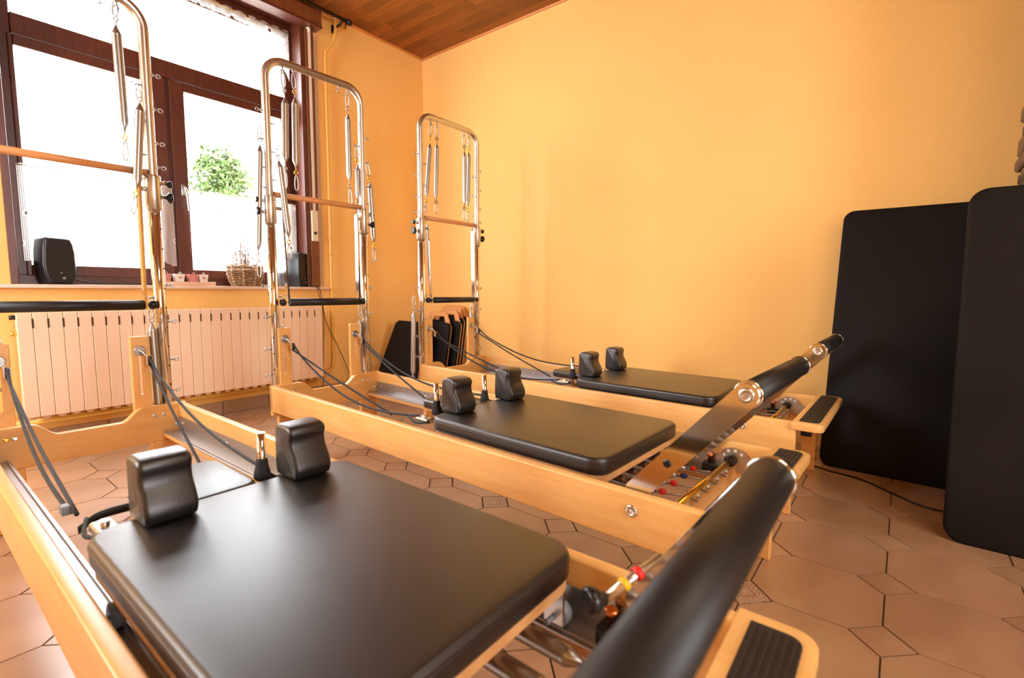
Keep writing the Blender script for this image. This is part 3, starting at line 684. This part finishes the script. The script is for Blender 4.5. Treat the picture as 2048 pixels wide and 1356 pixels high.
    m = MB(); m.cyl(P(ul + .02, tv, 1.372), P(ur - .02, tv, 1.372), .0145, 20); m.obj('wooden_roll_bar', DOWEL, root)
    return root
mat_cop = mat('copper_screw', (.75, .28, .10), .3, 1)
EY = (1.78, 1.64, 1.50, 1.40, .90, .74, .57, .43)
build_reformer(0, 'nearest maple reformer, its black footbar rising across the bottom right corner', 1.25, EY)
build_reformer(1, 'middle maple reformer standing between the other two, front of the right part of the window', 1.205, EY)
build_reformer(2, 'farthest maple reformer standing along the orange wall, smallest in view', 1.19, EY)

def RW(i, u, v, z):
    c_, s_ = math.cos(RT[i]), math.sin(RT[i]); a = u - W / 2; v = v * RS[i]
    return Vector((RX[i] + W / 2 + a * c_ + v * s_, RY[i] + a * s_ - v * c_, z))

# ---- hanging tension springs (each its own thing)
def carabiner(m, a, b2, wd=.012, r=.0029):
    a, b2 = Vector(a), Vector(b2); t = (b2 - a).normalized(); n_ = t.cross(Vector((.7, .7, .1))).normalized(); L = (b2 - a).length
    pts = []
    for k in range(20):
        an = 2 * math.pi * k / 20; w_ = wd * (.65 + .35 * (1 - math.cos(an)) / 2)
        pts.append((a + b2) / 2 + t * (-L / 2 * math.cos(an)) + n_ * (w_ * math.sin(an)))
    m.tube(pts, r, 6, closed=True)
def ringm(m, c_, r=.009, tr=.0028):
    m.tube([Vector(c_) + Vector((r * .7 * math.cos(a), -r * .7 * math.cos(a), r * math.sin(a))) for a in [2 * math.pi * k / 12 for k in range(12)]], tr, 6, closed=True)
def spring(i, pts, label, rc=.0125, upper='ring', lower='gold', v=-.035, short=False):
    """pts: local (u,z) of hook, coil top, coil bottom, lowest tip"""
    h_, a, b2, e = [RW(i, u_, v - .0, z) for u_, z in pts]
    off = Vector((0, -.0, 0))
    t = thing('tension_spring', label, 'spring', h_, 0, 'tension springs hanging on the towers')
    L_ = lambda p: p - h_
    m = MB(); Ln = (b2 - a).length; prof = [(0, .003), (.004, .0045), (.035, rc)]; n_ = int((Ln - .07) / .0055)
    for k in range(n_): z_ = .036 + (Ln - .072) * k / n_; prof += [(z_, rc), (z_ + (Ln - .072) / n_ / 2, rc - .0012)]
    prof += [(Ln - .035, rc), (Ln - .004, .0045), (Ln, .003)]
    prof = [(q1, q2 * 1.3 if q2 > .006 else q2) for q1, q2 in prof]; m.lathe(prof, L_(a), b2 - a, 14); m.obj('coil', SPRINGM, t)
    if (a - h_).length > .03:
        m = MB(); mid = h_ * .35 + a * .65
        carabiner(m, L_(h_), L_(mid)); m.obj('carabiner', ZINC, t)
        m = MB(); ringm(m, L_(mid * .7 + a * .3)); m.tube([L_(mid * .4 + a * .6), L_(a)], .002, 6); m.obj('ring', GOLD if upper == 'gold' else (IRON if upper == 'dark' else ZINC), t)
    if (e - b2).length > .03:
        m = MB(); mid = b2 * .68 + e * .32
        m.tube([L_(b2), L_(b2 * .5 + mid * .5)], .0026, 6); ringm(m, L_(b2 * .3 + mid * .7), .009); m.obj('ring', GOLD if lower == 'gold' else (IRON if lower == 'dark' else ZINC), t)
        m = MB(); carabiner(m, L_(mid), L_(e), .011); m.obj('carabiner', ZINC, t)
    return t
spring(0, [(.516, 2.025), (.514, 1.932), (.520, 1.525), (.517, 1.405)], 'steel spring hanging from the top bar of the nearest tower', .0135)
spring(0, [(.566, 1.70), (.571, 1.645), (.542, 1.30), (.522, 1.19)], 'steel spring hanging inside the right post of the nearest tower', .0135, v=-.01)
spring(0, [(.566, .80), (.566, .735), (.572, .30), (.572, .27)], 'pale steel spring hanging low beside the nearest tower post, behind the pulley', .0135, v=-.02)
spring(1, [(.146, 2.012), (.155, 1.875), (.145, 1.546), (.14, 1.409)], 'leftmost steel spring hanging from the top bar of the middle tower', .0135, 'ring', 'ring')
spring(1, [(.203, 2.012), (.209, 1.891), (.201, 1.531), (.202, 1.409)], 'second spring from the left on the middle tower top bar, brass rings', .0135, 'gold', 'gold')
spring(1, [(.518, 2.012), (.519, 1.89), (.519, 1.514), (.525, 1.378)], 'right-hand steel spring hanging from the top bar of the middle tower', .0125, 'ring', 'ring')
spring(1, [(.640, 1.64), (.657, 1.529), (.677, 1.173), (.675, 1.057)], 'steel spring with brass ends hanging outside the right post of the middle tower', .012, 'gold', 'gold')
spring(1, [(.020, 1.70), (.018, 1.606), (-.011, 1.082), (-.011, .943)], 'long steel spring hanging outside the left post of the middle tower, above the basket', .012, 'ring', 'ring')
spring(1, [(.090, 1.60), (.098, 1.544), (.136, 1.158), (.138, 1.04)], 'slanting steel spring hanging inside the left post of the middle tower', .0135, 'ring', 'gold', v=-.01)
spring(1, [(.570, 1.72), (.575, 1.617), (.570, 1.413), (.568, 1.378)], 'whitish steel spring close inside the right post of the middle tower', .010, 'gold', 'ring')
spring(1, [(.572, .80), (.568, .70), (.556, .42), (.555, .39)], 'pale spring hanging below the push bar of the middle tower, right side', .012, 'ring', 'ring')
spring(2, [(.150, 2.012), (.143, 1.871), (.107, 1.509), (.097, 1.408)], 'slanting spring with brass rings, leftmost on the farthest tower top bar', .0115, 'gold', 'gold')
spring(2, [(.205, 2.012), (.206, 1.886), (.193, 1.512), (.197, 1.414)], 'second spring from the left on the farthest tower top bar, dark rings', .0115, 'dark', 'dark')
spring(2, [(.470, 2.012), (.474, 1.89), (.473, 1.509), (.468, 1.40)], 'third spring from the left on the farthest tower top bar, dark rings', .0115, 'dark', 'dark')
spring(2, [(.520, 2.012), (.521, 1.893), (.51, 1.503), (.51, 1.395)], 'rightmost spring on the farthest tower top bar, brass rings', .0115, 'gold', 'gold')
spring(2, [(-.010, .845), (-.014, .739), (-.027, .30), (-.027, .27)], 'pale spring hanging low outside the left post of the farthest tower', .0135, 'ring', 'ring')
spring(2, [(.558, .79), (.545, .73), (.523, .42), (.522, .39)], 'pale spring hanging low inside the right post of the farthest tower', .011, 'ring', 'ring')

# ================================================================== MATS AGAINST THE WALL
def board(name, label, cat, A, B, C_, thick, m, r=.05, grp=None, bev=.012):
    """slab with lower corners A,B and upper corner C_ above A; thickness away from the camera side"""
    A, B, C_ = Vector(A), Vector(B), Vector(C_); ex = (B - A).normalized(); ez = (C_ - A); ez = (ez - ex * ez.dot(ex)).normalized(); en = ex.cross(ez)
    wd = (B - A).length; hh = (C_ - A).length
    mm = MB(); mm.prism(rounded(0, wd, 0, hh, r, 6), -thick, 0, 'y', bev, 3)
    o = mm.obj(name, m, None, smooth=50)
    Mx = Matrix((ex, -en, ez)).transposed().to_4x4(); Mx.translation = A; o.matrix_world = Mx
    tag(o, label, cat, grp); return o
mA = board('exercise_mat', 'tall black padded board leaning on the orange wall beside the farthest reformer', 'mat', (2.945, .292, 0), (2.925, -.33, .0), (3.205, .312, 1.325), -.05, MATB, .05)
mB = board('exercise_mat', 'nearer tall black padded board cut off by the right edge of the photo', 'mat', (2.315, -.168, .0), (2.315, -.83, .0), (2.585, -.180, 1.29), -.05, MATB, .06)
# cable on the floor along the mats
tag(MB().tube(spline([(2.93, .36, .005), (2.86, .24, .005), (2.82, .10, .005), (2.70, -.03, .005), (2.62, -.14, .005), (2.62, -.34, .005)], 6), .004, 8).obj('cable', PLAST), 'black cable lying on the tiles in front of the leaning boards', 'cable')

# jump boards stacked in the far corner, padded black with wooden handles
def jumpboard(y_far, y_near, xb, xt, z1, label, handle=True, th=.012):
    t = thing('padded_board', label, 'board', (xb, (y_far + y_near) / 2, 0), 0, 'padded boards leaning in the far corner')
    lean = math.atan2(xt - xb, z1); wd = y_far - y_near; H_ = z1 / math.cos(lean)
    t.rotation_euler = (0, lean, 0)
    m = MB(); m.prism(rounded(-wd / 2 + .004, wd / 2 - .004, .004, H_ * .93 - .004, .05, 6), .0, th, 'x', .003, 2); m.obj('back_board', PLY, t)
    m = MB(); m.prism(rounded(-wd / 2, wd / 2, .0, H_ * .93, .05, 6), -.028, .0, 'x', .009, 3); m.obj('pad', MATB, t, smooth=50)
    if handle:
        zb = H_ * .92; hh = H_ * .10 + .02; q_ = wd * .30
        m = MB(); m.prism([(-q_ - .05, zb), (-q_, zb + hh), (-q_ + .03, zb + hh + .012), (q_ - .03, zb + hh + .012), (q_, zb + hh), (q_ + .05, zb), (q_ - .01, zb), (q_ - .035, zb + hh - .025), (-q_ + .035, zb + hh - .025), (-q_ + .01, zb)][::-1], .0, th, 'x', .003, 1)
        m.obj('handle', DOWEL, t)
    return t
tb = thing('padded_board', 'wide plain black board leaning in the far corner, left of the handled ones', 'board', (2.66, 3.42, 0), 0, 'padded boards leaning in the far corner')
tb.rotation_euler = (0, math.radians(13), 0)
m = MB(); m.prism([(-.28, 0), (.27, 0), (.10, .60), (.06, .625), (-.24, .625), (-.28, .60)], -.025, .0, 'x', .006, 2); m.obj('pad', MATB, tb)
m = MB(); m.prism([(-.28, 0), (.27, 0), (.10, .60), (.06, .625), (-.24, .625), (-.28, .60)], .0, .018, 'x'); m.obj('back_board', PLY, tb)
jumpboard(3.42, 3.03, 2.88, 3.00, .645, 'black padded board with wooden handle, front one of the stack in the corner')
jumpboard(3.38, 2.99, 2.96, 3.08, .66, 'black padded board with wooden handle, second in the corner stack')
jumpboard(3.42, 3.03, 3.04, 3.16, .685, 'black padded board with wooden handle, third in the corner stack')
jumpboard(3.46, 3.07, 3.12, 3.235, .70, 'black padded board with wooden handle, hindmost against the orange wall')

# ================================================================== ON THE SILL
ZS = .9
def speaker(x, y, wd, hh, rz, label):
    t = thing('speaker', label, 'speaker', (x, y, ZS), rz, 'desktop speakers on the sill')
    d = .12
    prof = [(-wd * .36, 0), (wd * .36, 0), (wd * .46, .02), (wd * .5, .06), (wd * .49, hh * .7), (wd * .44, hh - .03), (wd * .38, hh - .006), (wd * .30, hh), (-wd * .36, hh + .002), (-wd * .42, hh - .008), (-wd * .47, hh * .75), (-wd * .5, hh * .45), (-wd * .48, .07), (-wd * .42, .03)]
    m = MB(); m.prism(prof, -d / 2, d / 2, 'y', .010, 3); b_ = m.obj('cabinet', PLAST, t, smooth=50)
    m = MB(); m.prism([(a * .90, .01 + z * .95) for a, z in prof], -d / 2 - .006, -d / 2, 'y', .003, 1); m.obj('grille', FOAM, t)
    m = MB(); m.cyl((.01, -d / 2 - .006, .035), (.01, -d / 2 - .010, .035), .007, 12); m.cyl((0, -d / 2 - .006, .065), (0, -d / 2 - .009, .065), .004, 10); m.obj('volume_knob', ZINC, t)
    return t
speaker(.592, 3.765, .150, .255, math.radians(12), 'black desktop speaker at the left end of the sill')
speaker(2.015, 3.77, .135, .262, math.radians(30), 'black desktop speaker at the right end of the sill by the casing')
tag(MB().tube(spline([(.66, 3.80, .945), (.70, 3.80, .925), (.78, 3.81, .910), (.95, 3.82, .904), (1.1, 3.83, .904)], 6), .003, 6).obj('cable', PLAST), 'thin black cable behind the left speaker on the sill', 'cable')
tag(MB().tube(spline([(2.06, 3.74, .904), (2.10, 3.70, .903), (2.125, 3.675, .895), (2.135, 3.668, .84), (2.16, 3.67, .76), (2.165, 3.66, .60), (2.155, 3.66, .45), (2.15, 3.66, .30), (2.14, 3.66, .01)], 6), .003, 6).obj('cable', PLAST), 'black speaker cable hanging over the sill edge straight down to the floor', 'cable')
tag(MB().tube(spline([(2.07, 3.73, .904), (2.115, 3.69, .903), (2.14, 3.672, .89), (2.16, 3.668, .80), (2.19, 3.668, .62), (2.29, 3.66, .40), (2.37, 3.65, .2), (2.42, 3.64, .006)], 6), .003, 6).obj('cable', PLAST), 'black speaker cable slanting right from the sill towards the floor', 'cable')
# tray with four pots
tag(MB().box((1.075, 3.725, ZS), (1.405, 3.80, ZS + .026), .003).obj('tray', TRAYM), 'pale wooden tray on the sill under four small pots', 'tray')
for k, (x, pink) in enumerate(((1.118, 1), (1.195, 0), (1.275, 1), (1.335, 0))):
    lab = ['pink tealight pot, leftmost on the tray beside the tower post', 'white tealight pot with a heart, second from left on the tray', 'pink tealight pot with a heart, third from left on the tray', 'white tealight pot with a heart, rightmost on the tray'][k]
    t = thing('tealight_pot', lab, 'pot', (x, 3.762, ZS + .026), 0, 'tealight pots on the tray')
    mm = PINKC if pink else WHITEC
    s = .026
    m = MB()
    def sq(z, q2): return [(-q2, -q2, z), (q2, -q2, z), (q2, q2, z), (-q2, q2, z)]
    rings = [[m.bm.verts.new(p) for p in sq(z, q2)] for z, q2 in ((0, .022), (.050, .029), (.050, .025), (.012, .020))]
    m.bm.faces.new(rings[0][::-1]); m.bm.faces.new(rings[-1])
    for a in range(3):
        for j in range(4): m.bm.faces.new((rings[a][j], rings[a][(j + 1) % 4], rings[a + 1][(j + 1) % 4], rings[a + 1][j]))
    m.obj('bowl', mm, t)
    hp_ = [(.011 * (16 * math.sin(a) ** 3) / 16, .011 * (13 * math.cos(a) - 5 * math.cos(2 * a) - 2 * math.cos(3 * a) - math.cos(4 * a)) / 16 + .027) for a in [2 * math.pi * j / 22 for j in range(22)]]
    m = MB(); m.prism(hp_, -.029, -.026, 'y'); m.obj('heart', HEARTM, t)
    m = MB(); m.tube([(.007 * math.cos(a), -.026, .054 + .007 * math.sin(a)) for a in [2 * math.pi * j / 12 for j in range(12)]], .0016, 6, closed=True); m.obj('ring', mm, t)
# wicker basket with dried flowers
bk = thing('wicker_basket', 'round brown wicker basket holding dried flowers on the sill', 'basket', (1.612, 3.745, ZS))
def brad(z): return .088 + .030 * math.sin(min(1, z / .12) * 1.9)
NSt = 26
for layer in range(11):
    z = .006 + layer * .0125; pts = []
    for k in range(NSt * 4):
        a = 2 * math.pi * k / (NSt * 4); r_ = brad(z) + .0045 * math.cos(a * NSt / 2 + math.pi * (layer % 2))
        pts.append((r_ * 1.03 * math.cos(a), r_ * .58 * math.sin(a), z + .0012 * math.sin(a * 5 + layer)))
    m = MB(); m.tube(pts, .0052, 5, closed=True); m.obj('weaver', WICKL if layer in (9,) else WICK, bk)
for k in range(NSt):
    a = 2 * math.pi * k / NSt; m = MB(); m.tube([(brad(z) * 1.03 * math.cos(a), brad(z) * .58 * math.sin(a), z) for z in (.0, .04, .08, .12, .145)], .004, 5); m.obj('stake', WICKL if k % 3 == 0 else WICK, bk)
m = MB(); m.lathe([(0, .085), (.01, .088)], (0, 0, .002), (0, 0, 1), 24)
for v in m.bm.verts: v.co.y *= .58
m.obj('base', WICK, bk)
m = MB(); pts = []
for k in range(120): a = 2 * math.pi * k / 60; pts.append(((brad(.14) + .004 * math.cos(a * 9)) * 1.03 * math.cos(a), (brad(.14) + .004 * math.sin(a * 9)) * .58 * math.sin(a), .146 + .005 * math.sin(a * 9)))
m.tube(pts[:60], .006, 6, closed=True); m.obj('rim', WICKL, bk)
m = MB()
for k in range(150):
    a = rnd.uniform(0, 6.28); r_ = rnd.uniform(0, .09); x, y = r_ * math.cos(a), r_ * .5 * math.sin(a); hx = rnd.uniform(.02, .19) if rnd.random() < .75 else rnd.uniform(.15, .30)
    tx, ty = x * 1.5 + rnd.uniform(-.03, .03), y * 1.5 + rnd.uniform(-.02, .02)
    m.tube([(x, y, .05), ((x + tx) / 2 + rnd.uniform(-.01, .01), (y + ty) / 2, .1 + hx / 2), (tx, ty, .13 + hx)], .0011, 4)
o = m.obj('stems', DRYM, None); tag(o, 'fine dried flower stems standing up out of the wicker basket', 'dried flowers'); o.location = (1.612, 3.745, ZS); o['kind'] = 'stuff'
rnd2 = random.Random(5); m = MB()
for k in range(260):
    a = rnd2.uniform(0, 6.28); r_ = rnd2.uniform(0, .14); hx = rnd2.uniform(.13, .24) if rnd2.random() < .8 else rnd2.uniform(.22, .38)
    c_ = Vector((r_ * math.cos(a), r_ * .55 * math.sin(a), hx)); s_ = rnd2.uniform(.0028, .0055)
    vs = [m.bm.verts.new(c_ + Vector(d) * s_) for d in ((1, 0, 0), (-1, 0, 0), (0, 1, 0), (0, -1, 0), (0, 0, 1), (0, 0, -1))]
    for tr_ in ((0, 2, 4), (2, 1, 4), (1, 3, 4), (3, 0, 4), (2, 0, 5), (1, 2, 5), (3, 1, 5), (0, 3, 5)): m.bm.faces.new([vs[q_] for q_ in tr_])
o2 = m.obj('flower_heads', DRYF, o); o2['kind'] = 'stuff'
# small grey box behind the right speaker
tag(MB().box((1.885, 3.80, ZS), (1.935, 3.84, ZS + .10), .004).obj('charger_box', GREY), 'small grey plastic box beside the right speaker', 'box')

# ================================================================== OUTSIDE
gr = MB().box((-30, 4.2, -1.0), (40, 60, -.9)).obj('paving', GROUND); tag(gr, 'pale sunlit paving outside the window', 'paving'); gr['kind'] = 'structure'
gw = tag(MB().box((-12, 12.0, -.9), (25, 12.2, 1.75), .02).obj('added_white_wall', WHITEP), 'added low white wall outside, burning out to white and hiding the tree trunk', 'wall'); gw['kind'] = 'structure'  # added wall, stands in for overexposed white in front of the trunk
def tree(x, y, z0, rad, label, n=2600, seed=1):
    r3 = random.Random(seed); t = thing('leafy_tree', label, 'tree', (x, y, -.9))
    m = MB(); m.tube([(0, 0, 0), (.1, 0, z0 * .5), (0, 0, z0 + .9)], [.16, .11, .05], 8); m.obj('trunk', BARK, t)
    m = MB()
    for k in range(n):
        d = Vector((r3.gauss(0, 1), r3.gauss(0, 1), r3.gauss(0, 1))).normalized(); rr_ = rad * (r3.random() ** .4) * (.8 + .2 * math.sin(d.x * 5 + d.z * 4))
        c_ = Vector((d.x * rr_, d.y * rr_, z0 + .9 + d.z * rr_ * 1.1)); s_ = r3.uniform(.05, .12)
        e1 = Vector((r3.gauss(0, 1), r3.gauss(0, 1), r3.gauss(0, 1))).normalized(); e2 = e1.orthogonal().normalized()
        m.bm.faces.new([m.bm.verts.new(c_ + e1 * s_), m.bm.verts.new(c_ + e2 * s_ * .5), m.bm.verts.new(c_ - e1 * s_), m.bm.verts.new(c_ - e2 * s_ * .5)])
    m.obj('crown', LEAF, t)['kind'] = 'stuff'
tree(5.6, 14, 3.75, .95, 'pale green leafy tree seen through the right window pane')
print('objects', len(bpy.data.objects))
